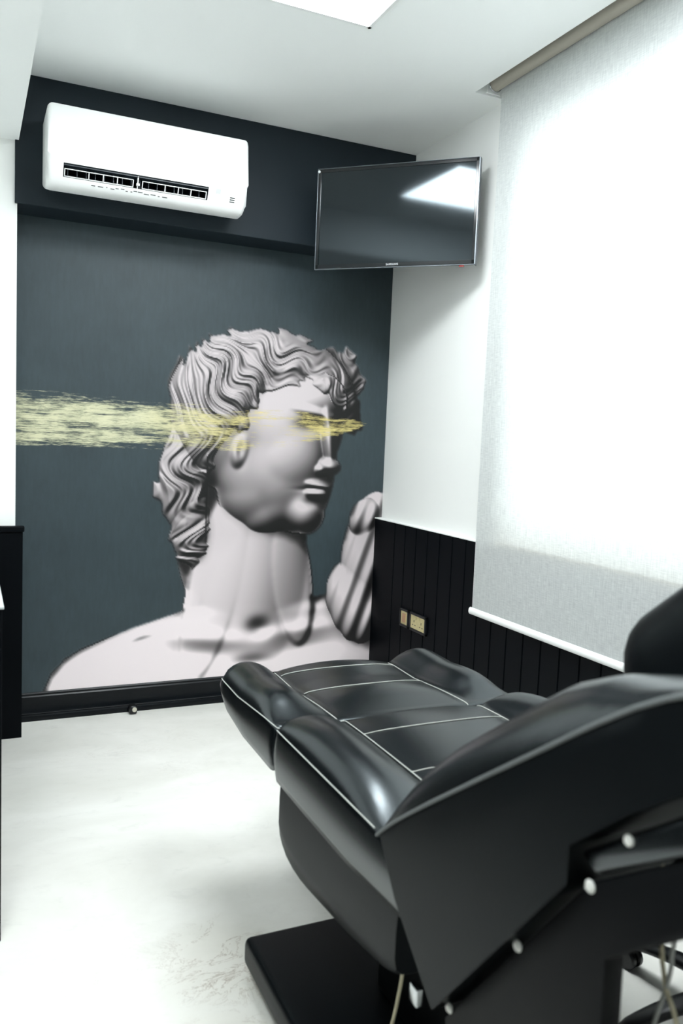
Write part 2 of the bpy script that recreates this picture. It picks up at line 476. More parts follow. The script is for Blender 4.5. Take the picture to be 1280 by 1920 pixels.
# ------------------------------------------------------------------ printed wall mural
def art(A,B):
    """plain stone bust in the wall picture: A across, B down (2.5 mm units); returns sRGB"""
    def ell(ca,cb,ra,rb,h0,rh,rot=0.):
        t=np.radians(rot); da=A-ca; db=B-cb
        u=(da*np.cos(t)+db*np.sin(t))/ra; v=(-da*np.sin(t)+db*np.cos(t))/rb
        q=u*u+v*v
        return np.where(q<1,h0+rh*np.sqrt(np.maximum(1-q,0)),-300.-60*np.sqrt(q))
    def smax(x,y,k):
        h=np.clip(.5+.5*(x-y)/k,0,1); return y+(x-y)*h+k*h*(1-h)
    def wob(s,f,ph): return np.sin(A*f+ph)*np.cos(B*f*1.3+ph*2.1)*s
    def soft(x):
        p=np.pad(x,1,mode='edge'); k=p[1:-1,1:-1]*4
        for i,j in ((0,1),(2,1),(1,0),(1,2)):
            q=p[i:i+x.shape[0],j:j+x.shape[1]]; k=k+np.where(q>-200,q,x)
        return k/8
    def lock(ca,cb,ra,rb,h0,rh,rot):
        t=np.radians(rot); da=A-ca; db=B-cb
        u=(da*np.cos(t)+db*np.sin(t))/ra; v=(-da*np.sin(t)+db*np.cos(t))/rb+.7*u*u-.3
        q=u*u+v*v
        return np.where(q<1,h0+rh*np.sqrt(np.maximum(1-q,0))+3.*np.cos(v*6.5+u*1.5),-400.)
    # torso
    top=np.interp(A,[20,46,62,85,111,160,203,250,290,330,520,560,610,660,720],[900,838,800,775,760,741,726,712,700,690,690,684,676,690,720])
    q=B-top
    S=np.where(q>0,-70+60*np.sqrt(np.clip(q/26,0,1)*(2-np.clip(q/26,0,1)))+45*np.sqrt(np.clip(q/170,0,1)*(2-np.clip(q/170,0,1)))-.00055*(A-400)**2,-300.)
    for e,k in (((345,560,70,150,-70,70,0),20),((425,640,108,230,-50,112,3),40),((348,650,50,190,4,22,12),60),((506,650,40,130,6,20,-8),60)):
        S=smax(S,ell(*e),k)
    def bump(ca,cb,ra,rb,rot):
        t=np.radians(rot); da=A-ca; db=B-cb
        return np.exp(-((da*np.cos(t)+db*np.sin(t))/ra)**2-((-da*np.sin(t)+db*np.cos(t))/rb)**2)
    S=S+9*bump(318,752,90,14,8)+9*bump(535,748,80,14,-6)-20*bump(440,742,22,16,0)-12*bump(425,808,40,12,0)-16*bump(217,752,24,8,-15)-9*bump(330,785,70,16,6)-9*bump(540,785,70,16,-6)+16*bump(330,850,110,60,0)+16*bump(570,850,100,60,0)
    S=np.where(S<-150,-300.,S)
    neck=S
    # head
    Hd=ell(430,345,170,150,-20,150,0)
    for e,k in (((497,395,88,165,20,122,-6),50),((440,462,92,98,-10,122,24),70),((527,520,40,42,60,72,0),40),((548,300,58,52,50,82,10),40),((500,415,58,48,80,52,0),46),((470,520,80,40,-10,100,-25),40)):
        Hd=smax(Hd,ell(*e),k)
    for _ in range(45): Hd=np.where(Hd>-200,soft(Hd),Hd)
    for e,k in (((570,375,15,72,80,78,-8),20),((574,428,24,17,105,62,12),14),((557,435,15,11,108,42,0),9),
                ((548,465,32,9,108,36,10),9),((547,481,27,11,106,38,4),9),((528,324,54,12,108,34,10),16),((392,398,20,40,90,45,10),8)):
        Hd=smax(Hd,ell(*e),k)
    Hd=Hd-26*np.exp(-(((A-540)/30)**2+((B-352)/13)**2))-22*np.exp(-(((A-563)/9)**2+((B-444)/5)**2))-16*np.exp(-(((A-392)/9)**2+((B-402)/20)**2))-10*np.exp(-(((A-545)/30)**2+((B-473.5)/2.6)**2))-14*np.exp(-(((A-545)/22)**2+((B-499)/9)**2))
    for _ in range(8): Hd=np.where(Hd>-200,soft(Hd),Hd); 
    for _ in range(16): neck=np.where(neck>-200,soft(neck),neck)
    # hair: wavy strands running out from the crown
    def din(ca,cb,ra,rb,rot=0.):
        t=np.radians(rot); da=A-ca; db=B-cb
        return (1-np.hypot((da*np.cos(t)+db*np.sin(t))/ra,(-da*np.sin(t)+db*np.cos(t))/rb))*min(ra,rb)
    cx,cy=262.,150.
    an=np.arctan2(B-cy,A-cx); rr=np.hypot(A-cx,B-cy)
    ph=an*26+1.5*np.sin(rr*.045+an*3)+1.1*np.sin(rr*.085-an*5+1)+.6*np.sin(A*.05+B*.09)
    sc=np.sin(ph)
    cf=np.clip((rr-14)/50,0,1)
    cap=din(440,318,186,142,4)
    back=np.maximum(din(296,430,56,120,12),din(310,545,46,78,-8))
    fore=np.maximum(din(592,262,46,62,-10),din(618,318,17,56,0))
    reg=smax(smax(cap,back,14),fore,10)
    face=-din(505,425,112,158,-6)
    face=np.maximum(face,-1e3)
    neckcut=np.where(A>330,-din(430,470,100,120,10),1e3)
    d=-smax(-reg,-np.minimum(face,neckcut),8)+5.5*sc+2*np.sin(2.7*ph+1)
    base=np.maximum(np.where(Hd>-200,Hd,-60),np.maximum(ell(440,330,190,160,-30,150),np.maximum(ell(286,450,70,150,-20,60,12),ell(296,545,52,96,-20,50,-8))))
    base=np.where(base<-200,-20,base)
    hv=base+24*np.sqrt(np.clip(d/34,0,1))+np.clip(d/12,0,1)*cf*(11*(1-1.7*np.abs(np.sin(ph/2+.8))**1.5)+3.5*np.sin(2.4*ph+.6*np.sin(rr*.06))+2*np.sin(5.3*ph))
    hair=np.where(d>0,hv,-400.)
    # plain fold of cloth rising over the far shoulder
    D=ell(668,600,62,125,-10,80,8); D=smax(D,ell(640,700,60,90,-20,80,-20),20)
    D=smax(D,ell(655,530,34,42,20,60,20),10)
    D=np.where(D>-200,D+5*np.sin((A+B*.35)*.17),D)
    hgt=np.maximum(np.maximum(neck,Hd),np.maximum(hair,D))
    mask=hgt>-290
    Hh=np.where(mask,hgt,np.nan)
    # normals
    hf=np.where(mask,hgt,-60.)
    da=abs(A[0,1]-A[0,0]); db=abs(B[1,0]-B[0,0])
    gb,ga=np.gradient(hf,db,da)
    n=np.stack([-ga,-gb,np.ones_like(ga)*1.15],-1); n/=np.linalg.norm(n,axis=-1,keepdims=True)
    L=np.array([-.35,-.62,.70]); L/=np.linalg.norm(L)
    dif=np.clip((n*L).sum(-1),0,1)
    # crude occlusion: blurred height minus height
    def blur(x,r):
        k=int(r/da)
        for ax in (0,1):
            p=np.pad(x,[(k,k) if i==ax else (0,0) for i in (0,1)],mode='edge'); c=np.cumsum(p,axis=ax)
            c=np.concatenate([np.zeros_like(np.take(c,[0],ax)),c],ax)
            m=x.shape[ax]
            x=(np.take(c,range(2*k+1,2*k+1+m),ax)-np.take(c,range(0,m),ax))/(2*k+1)
        return x
    b1=blur(blur(hf,16),16); b2=blur(blur(hf,50),50)
    ao=np.clip(1-np.clip((b1-hf)/26,0,1)*.55-np.clip((b2-hf)/90,0,1)*.35,0,1)
    # cast shade to the lower right by short march
    sh=np.zeros_like(hf)
    for s in range(1,26):
        o=s*4.; ia=int(round(o*.5/da)); ib=int(round(o*.87/db))
        t=np.roll(np.roll(hf,ia,1),ib,0); t[:ib]=-60; t[:,:ia]=-60
        sh=np.maximum(sh,np.clip((t-hf-o*.95)/22,0,1))
    sh=blur(sh,5)
    v=.05+1.06*dif*(1-.72*sh)*(.22+.78*ao)+.08*ao
    v=v+.12*np.clip((B-690)/120,0,1)
    hr=(hair>=hgt-.01)
    v=np.where(hr,v*.86,v)
    v=np.clip(v,.10,1.0)
    v=np.where(v<.86,.86*(v/.86)**1.2,v)*np.interp(B,[560,720],[.86,1.0])
    stone=np.stack([v*.93,v*.885,v*.895],-1)
    stone=np.clip(stone,0,.93)
    bgc=np.array([.225,.275,.295])
    m=blur(mask.astype(float),da*1.01)[...,None]
    return stone*m+bgc*(1-m), m[...,0]


AX0, AZ0, AS = 0.172, 2.20, 0.0025
step = 1.9
A_, B_ = np.meshgrid(np.arange(0.0, 693.0, step), np.arange(32.0, 831.0, step))
colr, msk = art(A_, B_)
ny_, nx_ = A_.shape
xs = AX0 + A_ * AS; zs = AZ0 - B_ * AS
xs[:, -1] = 1.9045
front_y = YB - 0.004
vf = np.stack([xs, np.full_like(xs, front_y), zs], -1).reshape(-1, 3)
idx = np.arange(nx_ * ny_).reshape(ny_, nx_)
quads = np.stack([idx[:-1, :-1], idx[1:, :-1], idx[1:, 1:], idx[:-1, 1:]], -1).reshape(-1, 4)
# back rim so the print has thickness
n0 = len(vf)
rim = np.concatenate([idx[0, :], idx[1:, -1], idx[-1, -2::-1], idx[-2:0:-1, 0]])
vb_ = vf[rim].copy(); vb_[:, 1] = YB
nr = len(rim)
rq = np.stack([rim, np.roll(rim, -1), n0 + (np.arange(nr) + 1) % nr, n0 + np.arange(nr)], -1)
me = bpy.data.meshes.new('wall_mural')
me.from_pydata(np.concatenate([vf, vb_]).tolist(), [], np.concatenate([quads, rq]).tolist())
lc = np.where(colr <= 0.04045, colr / 12.92, ((colr + 0.055) / 1.055) ** 2.4)
# gold stroke envelope
cen = np.interp(A_, [0, 120, 300, 420, 551, 600, 650], [359, 361, 364, 364, 356, 349, 342])
hw = np.interp(A_, [0, 150, 300, 420, 520, 575, 610, 655], [47, 44, 42, 42, 34, 22, 14, 1])
env = np.clip(1 - np.abs(B_ - cen) / hw, 0, 1)
env = np.clip(env * 3.0, 0, 1) ** 0.7 * np.interp(A_, [0, 60, 330, 390, 430, 480, 520, 570, 640, 655], [.98, 1, .95, .85, .62, .55, .85, .95, .8, .45])
# the stroke thins out over the cheek
env = env * (1 - .5 * np.exp(-((A_ - 455) / 60) ** 2 - ((B_ - 385) / 24) ** 2)) * (1 - .45 * np.exp(-((A_ - 560) / 45) ** 2 - ((B_ - 388) / 14) ** 2))
sat = np.clip((A_ - 200) / 220, 0, 1)
ones = np.ones(len(vf))
c1 = np.zeros((len(vf) + nr, 4), np.float32); c1[:, 3] = 1; c1[:, :3] = lc[0, 0]
c1[:len(vf), :3] = lc.reshape(-1, 3)
c2 = np.zeros((len(vf) + nr, 4), np.float32); c2[:, 3] = 1
c2[:len(vf), 0] = msk.ravel(); c2[:len(vf), 1] = env.ravel(); c2[:len(vf), 2] = sat.ravel()
for nm, c in (('print', c1), ('masks', c2)):
    at_ = me.attributes.new(nm, 'FLOAT_COLOR', 'POINT'); at_.data.foreach_set('color', c.ravel())
me.materials.append(M_mural)
mu = bpy.data.objects.new('wall_mural', me); COL.objects.link(mu)
tag(mu, 'large wall mural of a pale stone bust crossed by a gold brush stroke', 'mural')

# ------------------------------------------------------------------ ceiling lights
def ceiling_light(x0, x1, y0, y1, z, label):
    t = thing('ceiling_light', label, 'ceiling light', ((x0 + x1) / 2, (y0 + y1) / 2, z), 'square ceiling light panels')
    b = B()
    f = 0.012
    box(b, x0, x1, y0, y0 + f, z - .010, z); box(b, x0, x1, y1 - f, y1, z - .010, z)
    box(b, x0, x0 + f, y0, y1, z - .010, z); box(b, x1 - f, x1, y0, y1, z - .010, z)
    obj('light_frame', b, M_white, t)
    b = B(); box(b, x0 + f, x1 - f, y0 + f, y1 - f, z - .008, z); obj('light_diffuser', b, M_led, t)
ceiling_light(.582, 1.182, 1.905, 2.505, ZC, 'square white ceiling light panel nearest the mural wall')
ceiling_light(1.10, 1.70, .90, 1.50, ZC, 'added out-of-view light panel above the chair back')  # unseen panel, added to brighten the floor right of the chair
ceiling_light(-.42, -.02, .60, 1.20, ZS, 'added out-of-view light panel in the lower soffit')  # unseen panel, added to lighten the shadow left of the chair

# ------------------------------------------------------------------ roller blind
rb = thing('roller_blind', 'tall light grey fabric roller blind drawn down over the window', 'blind', (1.845, 1.5, 0.6))
BX, BY1, BY0 = 1.848, 2.722, 0.05
b = B(); nseg = 28
rows = []
for i in range(nseg + 1):
    z = 0.605 + (2.63 - 0.605) * i / nseg
    rows.append([(BX + 0.0012 * math.sin(z * 3 + 1), BY1, z), (BX + 0.0012 * math.sin(z * 3), BY0, z)])
loft(b, rows, closed=False, caps=False)
obj('blind_fabric', b, M_blind, rb, smooth=30)
b = B(); cyl(b, (1.823, BY0 - .01, 2.633), (0, 1, 0), 0.026, BY1 - BY0 + .012, 32); obj('roller_tube', b, M_tube, rb, smooth=40)
b = B()
loft(b, [[(BX + .0006 + .009 * math.cos(2 * PI * k / 16), yv, 0.598 + .0145 * math.sin(2 * PI * k / 16)) for k in range(16)] for yv in (BY0 - .004, BY1 + .012)])
obj('bottom_rail', b, M_white, rb, smooth=40)
br = B(); box(br, 1.795, 1.853, 2.737, 2.742, 2.60, 2.80, .001); cyl(br, (1.823, 2.724, 2.633), (0, 1, 0), .019, .014, 24)
brk = obj('roller_bracket', br, M_white, rb, smooth=35)
b = B()
for r_, y_ in ((.0285, 2.724), (.023, 2.731)):
    tube(b, [(1.823 + r_ * math.cos(a), y_, 2.633 + r_ * math.sin(a)) for a in np.linspace(0, 2 * PI, 25)], .0022, 6)
obj('end_ring', b, M_chrome, brk, smooth=True)

# ------------------------------------------------------------------ air conditioner
ac = thing('air_conditioner', 'white wall mounted split air conditioner on the dark beam', 'air conditioner', (0.64, YP - .012, 2.29))
AX, AY, AW = 0.262, YP - .012, 1.022
pf = [(0, 2.44), (.19, 2.444), (.214, 2.438), (.224, 2.42), (.226, 2.262), (.226, 2.252), (.222, 2.232), (.199, 2.187), (.184, 2.166), (.16, 2.154), (.12, 2.152), (0, 2.185)]
# profile points 6 and 7 bound the outlet; x cuts bound it sideways
xc = [AX, 0.318, 0.862, AW]
b = B()
rg = [[b.verts.new((x, AY - d, z)) for d, z in pf] for x in xc]
n = len(pf)
for i in range(3):
    for k in range(n):
        if i == 1 and k == 6: continue
        b.faces.new((rg[i][k], rg[i][(k + 1) % n], rg[i + 1][(k + 1) % n], rg[i + 1][k]))
b.faces.new(rg[0][::-1]); b.faces.new(rg[3])
ed = [e for e in b.edges if all(abs(v.co.x - AX) < 1e-6 for v in e.verts) or all(abs(v.co.x - AW) < 1e-6 for v in e.verts)]
ed = [e for e in ed if max(AY - v.co.y for v in e.verts) > .02]
bmesh.ops.bevel(b, geom=ed, offset=.018, segments=5, affect='EDGES', profile=0.5)
obj('housing', b, M_white, ac, smooth=32)
b = B()
box(b, 0.316, 0.864, AY - .214, AY - .08, 2.226, 2.245)
prism(b, [(AY - .219, 2.236), (AY - .09, 2.236), (AY - .09, 2.175), (AY - .190, 2.186)], .312, .318)
prism(b, [(AY - .219, 2.236), (AY - .09, 2.236), (AY - .09, 2.175), (AY - .190, 2.186)], .862, .868)
box(b, .318, .862, AY - .1, AY - .08, 2.165, 2.24); box(b, .318, .862, AY - .176, AY - .08, 2.170, 2.184)
obj('air_outlet', b, M_vent, ac)
def outlet_pt(t):      # along the slanted mouth: t=0 at the top, 1 at the bottom
    return AY - .222 + (.222 - .199) * t, 2.232 + (2.187 - 2.232) * t
def bar(b, x0, x1, t0, t1, depth=.004, back=0.006):
    (ya, za), (yb2, zb) = outlet_pt(t0), outlet_pt(t1)
    prism(b, [(ya + back, za), (yb2 + back, zb), (yb2 + back + depth, zb + .001), (ya + back + depth, za + .001)], x0, x1)
for (g0, g1, cells) in ((.322, .574, (.41, .462, .514)), (.606, .858, (.694, .746, .796))):
    b = B()
    bar(b, g0, g1, .34, .40); bar(b, g0, g1, .86, .93); bar(b, g0, g0 + .003, .34, .93); bar(b, g1 - .003, g1, .34, .93)
    for c in cells: bar(b, c - .0015, c + .0015, .34, .93)
    obj('louver', b, M_white, ac)
b = B()
for x in np.arange(.335, .86, .033):
    box(b, x, x + .002, AY - .19, AY - .12, 2.184, 2.232)
obj('vertical_vanes', b, M_vent, ac)
b = B(); (y1, z1), (y2, z2) = outlet_pt(.05), outlet_pt(.95)
prism(b, [(y1 + .006, z1), (y2 + .006, z2), (y2 + .02, z2), (y1 + .02, z1)], .588, .592); box(b, .584, .596, AY - .207, AY - .197, 2.197, 2.206, .001)
obj('louver_clip', b, M_white, ac)
# faint badge, display and status slots at the lower right, small print below the outlet
def on_slope(t):
    return AY - .199 + .015 * t - .0006, 2.187 - .021 * t - .0004
M_badge = mat('pale_grey_print', rgb(206, 208, 208), .4)
M_ink = mat('dark_print', rgb(52, 54, 56), .5)
b = B(); ya, za = AY - .2216, 2.231; yb2, zb = AY - .2130, 2.214
prism(b, [(ya, za), (yb2, zb), (yb2 + .002, zb), (ya + .002, za)], .892, .912); obj('display', b, M_badge, ac)
b = B()
for q in range(3):
    t0 = .50 + q * .16
    yv, zv = AY - .2222 + .0230 * t0, 2.232 - .045 * t0
    prism(b, [(yv - .0007, zv), (yv + .0010, zv - .0035), (yv + .003, zv - .0025), (yv + .002, zv + .001)], .952, .972)
obj('status_slots', b, M_ink, ac)
b = B(); rnd = random.Random(5)
x = .42
while x < .70:
    wdt = rnd.uniform(.004, .02)
    t0 = .35 + .25 * rnd.random()
    yv, zv = on_slope(t0); y3, z3 = on_slope(t0 + .13)
    prism(b, [(yv, zv), (y3, z3), (y3 + .001, z3 + .001), (yv + .001, zv + .001)], x, x + wdt)
    x += wdt + rnd.uniform(.003, .012)
obj('small_print', b, mat('grey_small_print', rgb(96, 98, 98), .5), ac)

# ------------------------------------------------------------------ television on its corner bracket
pl, pr = Vector((1.338, 3.29, 0)), Vector((1.826, 2.805, 0))
tc_ = (pl + pr) / 2; ux = (pr - pl).normalized(); nv = Vector((-ux.y, ux.x, 0))   # towards the corner
if nv.y < 0: nv = -nv
W2 = (pr - pl).length / 2; Z0, Z1 = 1.977, 2.392
tv = thing('television', 'black flat screen television angled across the upper corner', 'television', (tc_.x, tc_.y, Z0))
TM = Matrix.Translation(tc_) @ Matrix((ux, nv, (0, 0, 1))).transposed().to_4x4()
def tbox(b, x0, x1, d0, d1, z0, z1, bev=0):
    n = bmesh.new(); box(n, x0, x1, d0, d1, z0, z1, bev); bmesh.ops.transform(n, matrix=TM, verts=n.verts); merge(b, n)
b = B(); tbox(b, -W2 + .004, W2 - .004, .006, .034, Z0 + .004, Z1 - .004, .004); tbox(b, -.24, .24, .03, .055, Z0 + .06, Z1 - .08, .012); obj('tv_back', b, M_plastic, tv, smooth=35)
b = B()
tbox(b, -W2, W2, 0, .012, Z0, Z0 + .003, .001); tbox(b, -W2, W2, 0, .012, Z1 - .002, Z1, .0008); tbox(b, -W2, -W2 + .002, 0, .012, Z0, Z1, .001); tbox(b, W2 - .005, W2, 0, .03, Z0, Z1, .001)
obj('silver_edge', b, M_silver, tv)
b = B()
f = .013
tbox(b, -W2 + .003, W2 - .003, .001, .01, Z0 + .003, Z0 + .003 + f * 1.3, .001); tbox(b, -W2 + .003, W2 - .003, .001, .01, Z1 - .003 - f, Z1 - .003, .001)
tbox(b, -W2 + .003, -W2 + .003 + f, .001, .01, Z0 + .003, Z1 - .003, .001); tbox(b, W2 - .003 - f, W2 - .003, .001, .01, Z0 + .003, Z1 - .003, .001)
obj('bezel', b, mat('gloss_black_bezel', rgb(9, 14, 19), .12), tv)
b = B(); tbox(b, -W2 + .012, W2 - .012, .004, .008, Z0 + .012, Z1 - .012); obj('screen', b, M_screen, tv)
b = B(); n = bmesh.new(); cyl(n, (-W2 + .007, .001, Z1 - .012), (0, -1, 0), .0055, .003, 16); bmesh.ops.transform(n, matrix=TM, verts=n.verts); merge(b, n); obj('white_sticker', b, M_dot, tv)
b = B(); tbox(b, W2 - .066, W2 - .046, .004, .014, Z0 - .006, Z0 + .001, .001); obj('remote_sensor', b, M_red, tv)
FM = TM @ Matrix.Translation((0.0, -.0002, Z0 + .012)) @ Matrix.Rotation(PI / 2, 4, 'X')
text('brand_lettering', 'SAMSUNG', .0105, mat('pale_lettering', rgb(214, 218, 220), .4), tv, FM, .0004, 1.15)
b = B()
tbox(b, -.10, .10, .055, .065, Z0 + .10, Z1 - .10, .002)
p0 = tc_ + nv * .06; p1 = Vector((1.905, 3.36, 0)); zm = (Z0 + Z1) / 2
box(b, 1.885, 1.905, 3.26, 3.42, zm - .06, zm + .06, .003)
for dz in (-.03, .03):
    tube(b, [(p0.x, p0.y, zm + dz), (1.74, 3.34, zm + dz), (1.89, 3.34, zm + dz)], .012, 10)
obj('wall_bracket', b, M_frame, tv, smooth=35)

# ------------------------------------------------------------------ switch and socket on the wainscot
WX = 1.869
sw = thing('wall_switch', 'narrow brass rocker switch in black frame beside the brass socket', 'switch', (WX, 3.295, 0.44))
b = B()
def plate(b, y0, y1, z0, z1, f):
    for (a0, a1, c0, c1) in ((y0, y1, z0, z0 + f), (y0, y1, z1 - f, z1), (y0, y0 + f, z0, z1), (y1 - f, y1, z0, z1)):
        box(b, WX - .011, WX, a0, a1, c0, c1, .0015)
plate(b, 3.252, 3.338, .400, .486, .012); obj('frame', b, M_plastic, sw)
b = B(); box(b, WX - .008, WX, 3.263, 3.327, .411, .475); obj('face_plate', b, M_brass, sw)
b = B(); prism(b, [(3.281, .422), (3.309, .422), (3.309, .464), (3.281, .464)], WX - .012, WX - .007, .001); obj('rocker', b, mat('copper_rocker', rgb(198, 160, 128), .35, metal=.5), sw)
so = thing('wall_socket', 'wide brass double socket plate in black frame', 'socket', (WX, 3.167, 0.445))
b = B(); plate(b, 3.094, 3.244, .401, .487, .012); obj('frame', b, M_plastic, so)
b = B(); box(b, WX - .008, WX, 3.105, 3.233, .412, .476); obj('face_plate', b, M_brass, so)
b = B()
for cy in (3.137, 3.201):
    for (dy, dz, w_, h_) in ((0, .004, .004, .010), (-.011, -.014, .008, .004), (.011, -.014, .008, .004)):
        b = B(); box(b, WX - .0088, WX - .0075, cy + dy - w_ / 2, cy + dy + w_ / 2, .444 + dz - h_ / 2, .444 + dz + h_ / 2)
        obj('pin_hole', b, M_ink, so)
for cy in (3.155, 3.185):
    b = B(); box(b, WX - .0115, WX - .007, cy - .005, cy + .005, .458, .470, .001); obj('socket_rocker', b, M_brass, so)

# ------------------------------------------------------------------ door stop on the floor at the baseboard
ds = thing('door_stop', 'small black door stop with pale round buffer by the baseboard', 'door stop', (0.672, 3.60, 0))
b = B(); n = bmesh.new(); box(n, .656, .690, 3.595, 3.641, 0, .040, .009, 3); merge(b, n); obj('body', b, M_plastic, ds, smooth=40)
b = B(); cyl(b, (.677, 3.596, .024), (0, -1, 0), .0105, .006, 20, bev=.002); obj('buffer', b, M_rubber, ds, smooth=40)

# ------------------------------------------------------------------ base cabinet at the left edge of the view
cb = thing('base_cabinet', 'black base cabinet with pale grey worktop at the left edge', 'cabinet', (-0.23, 2.7, 0))
b = B(); box(b, XL + .002, .074, 2.062, 3.44, 0.0, .834, .002); obj('cabinet_body', b, M_black, cb)
b = B(); box(b, XL + .002, .078, 2.050, 3.445, .834, .840, .001); obj('worktop', b, M_top, cb)
for i in range(1):
    d = B(); box(d, -.52, -.24, 2.046, 2.062, .07, .82, .002); dd = obj('door', d, M_black, cb)
    h = B(); tube(h, [(-.27, 2.047, .60), (-.27, 2.025, .61), (-.27, 2.025, .73), (-.27, 2.047, .74)], .005, 8); obj('handle', h, M_chrome, dd, smooth=True)
    d = B(); box(d, -.23, .05, 2.046, 2.062, .07, .82, .002); dd = obj('door', d, M_black, cb)
    h = B(); tube(h, [(-.20, 2.047, .60), (-.20, 2.025, .61), (-.20, 2.025, .73), (-.20, 2.047, .74)], .005, 8); obj('handle', h, M_chrome, dd, smooth=True)

# ------------------------------------------------------------------ reclining treatment chair
ch = thing('treatment_chair', 'black leather reclining treatment chair with white stitching and raised footrest', 'chair', (1.0, 1.3, 0))
X0, X1 = 0.64, 1.36

def cushion(xl, xr, ys, ztop, zbot, ub, bh, crown, dip, side_bulge=.012, ef=.05, eb=.03, nu=44, bf=lambda y: 1.0, kf=.6, kb=.75):
    """padded cushion: rounded bolsters at both sides, softly crowned panel between; ys runs front to back"""
    secs = []
    y0, y1 = ys[0], ys[-1]
    for y in ys:
        s = 1.0; km = 1.0
        df = abs(y - y0); db = abs(y - y1)
        if df < ef: s = math.sqrt(max(0, 1 - (1 - df / ef) ** 2)); km = kf
        if db < eb: s = min(s, math.sqrt(max(0, 1 - (1 - db / eb) ** 2))); km = kb
        zt, zb = ztop(y), zbot(y)
        L, Rr = xl(y), xr(y)
        bhy = bh * bf(y)
        top = []
        for i in range(nu + 1):
            u = i / nu
            if u < ub: f = bhy * math.sin(PI * (u / ub) ** .8) ** .75
            elif u > 1 - ub: f = bhy * math.sin(PI * ((1 - u) / ub) ** .8) ** .75
            else:
                t = (u - ub) / (1 - 2 * ub)
                f = bf(y) * crown * math.sin(PI * t) ** .6
                dd = min(t, 1 - t)
            e = min(abs(u - ub), abs(u - 1 + ub))
            f -= dip * math.exp(-(e / .012) ** 2)
            top.append((L + (Rr - L) * u, y, zt + f))
        side_r = []; side_l = []
        for i in range(1, 8):
            t = i / 8
            bul = side_bulge * math.sin(PI * t)
            side_r.append((Rr + bul, y, zt + (zb - zt) * t)); side_l.append((L - bul, y, zb + (zt - zb) * t))
        bot = [(Rr + (L - Rr) * i / 10, y, zb) for i in range(11)]
        sec = top + side_r + bot + side_l
        zm = zt - .35 * (zt - zb); xm = (L + Rr) / 2
        kx = 1 - .02 * (1 - s)
        kz = km + (1 - km) * s
        if s < 1:
            sec = [(xm + (p[0] - xm) * kx, p[1], zm + (p[2] - zm) * kz) for p in sec]
        secs.append(sec)
    return secs

def dense(y0, y1, n, ef, eb):
    """stations packed towards both ends"""
    a = [y0 + (y1 - y0) * t for t in np.linspace(0, 1, n)]
    sg = 1 if y1 > y0 else -1
    a += [y0 + sg * ef * t for t in (.03, .1, .2, .35, .55, .8)] + [y1 - sg * eb * t for t in (.03, .1, .2, .35, .55, .8)]
    return sorted(set(round(v, 5) for v in a), reverse=sg < 0)

def stitch(parent, pts, r=.0012):
    b = B(); tube(b, pts, r, 6); obj('stitching', b, M_stitch, parent, smooth=True)

# footrest
fx0 = lambda y: X0 + .004; fx1 = lambda y: X1 - .03
fz = lambda y: ip(y, [1.70, 1.80, 2.0, 2.17], [.604, .599, .584, .589])
fb = lambda y: ip(y, [1.70, 1.80, 1.95, 2.10, 2.17], [.490, .492, .494, .515, .55])
fs = cushion(fx0, fx1, dense(2.165, 1.715, 20, .05, .035), fz, fb, .222, .050, .030, .002, .006, .05, .03, kf=.72, kb=.86, bf=lambda y: ip(y, [1.715, 1.74, 1.79, 1.84, 1.89, 2.2], [.0, .04, .40, .86, 1, 1]))
b = B(); loft(b, fs); ft = obj('footrest', b, M_leather, ch, smooth='all')
def surf(secs, u, nu=44):
    out = []
    for s in secs:
        i = min(nu - 1, int(u * nu)); t = u * nu - i
        a, c = Vector(s[i]), Vector(s[i + 1]); out.append(a + (c - a) * t)
    return out
def across(secs, k, u0, u1, lift=.0012, bow=0.0, nu=44):
    pts = []
    n = 40
    for j in range(n + 1):
        u = u0 + (u1 - u0) * j / n
        kk = k + bow * math.sin(PI * j / n)
        i0 = int(math.floor(kk)); t = kk - i0
        i0 = max(0, min(len(secs) - 2, i0))
        def at(s):
            i = min(nu - 1, int(u * nu)); q = u * nu - i
            return Vector(s[i]) * (1 - q) + Vector(s[i + 1]) * q
        p = at(secs[i0]) * (1 - t) + at(secs[i0 + 1]) * t
        pts.append(p + Vector((0, 0, lift)))
    return pts
up = Vector((0, 0, .0012)); lf = Vector((-.0012, 0, .0003))
stitch(ft, [p + up for p in surf(fs, .228)[2:-2]]); stitch(ft, [p + up for p in surf(fs, .772)[2:-2]])
stitch(ft, [p + lf for p in surf(fs, 0.0)[1:]] + [p + Vector((0, -.001, 0)) for p in [Vector(q) for q in fs[-1][0:12]]])
stitch(ft, across(fs, 15.5, .236, .764, bow=2.0)); stitch(ft, across(fs, 8.2, .236, .764, bow=1.4))

# seat
sz = lambda y: .602
sb = lambda y: ip(y, [1.08, 1.3, 1.5, 1.70], [.498, .482, .482, .484])
ss = cushion(lambda y: X0, lambda y: X1, dense(1.702, 1.02, 24, .022, .03), sz, sb, .232, .050, .026, .002, .006, .022, .03, kf=.84, bf=lambda y: ip(y, [1.05, 1.16, 1.22, 1.30, 1.38, 1.46, 1.55, 1.63, 1.71], [.0, .04, .28, .72, .94, 1, 1, .85, .5]))
b = B(); loft(b, ss); st_ = obj('seat', b, M_leather, ch, smooth='all')
stitch(st_, [p + up for p in surf(ss, .238)[2:-2]]); stitch(st_, [p + up for p in surf(ss, .762)[2:-2]])
stitch(st_, [p + lf for p in surf(ss, 0.0)[1:-1] if p.y > 1.183])
stitch(st_, across(ss, 9.6, .236, .764, bow=1.2)); stitch(st_, across(ss, 17.0, .236, .764, bow=1.2))

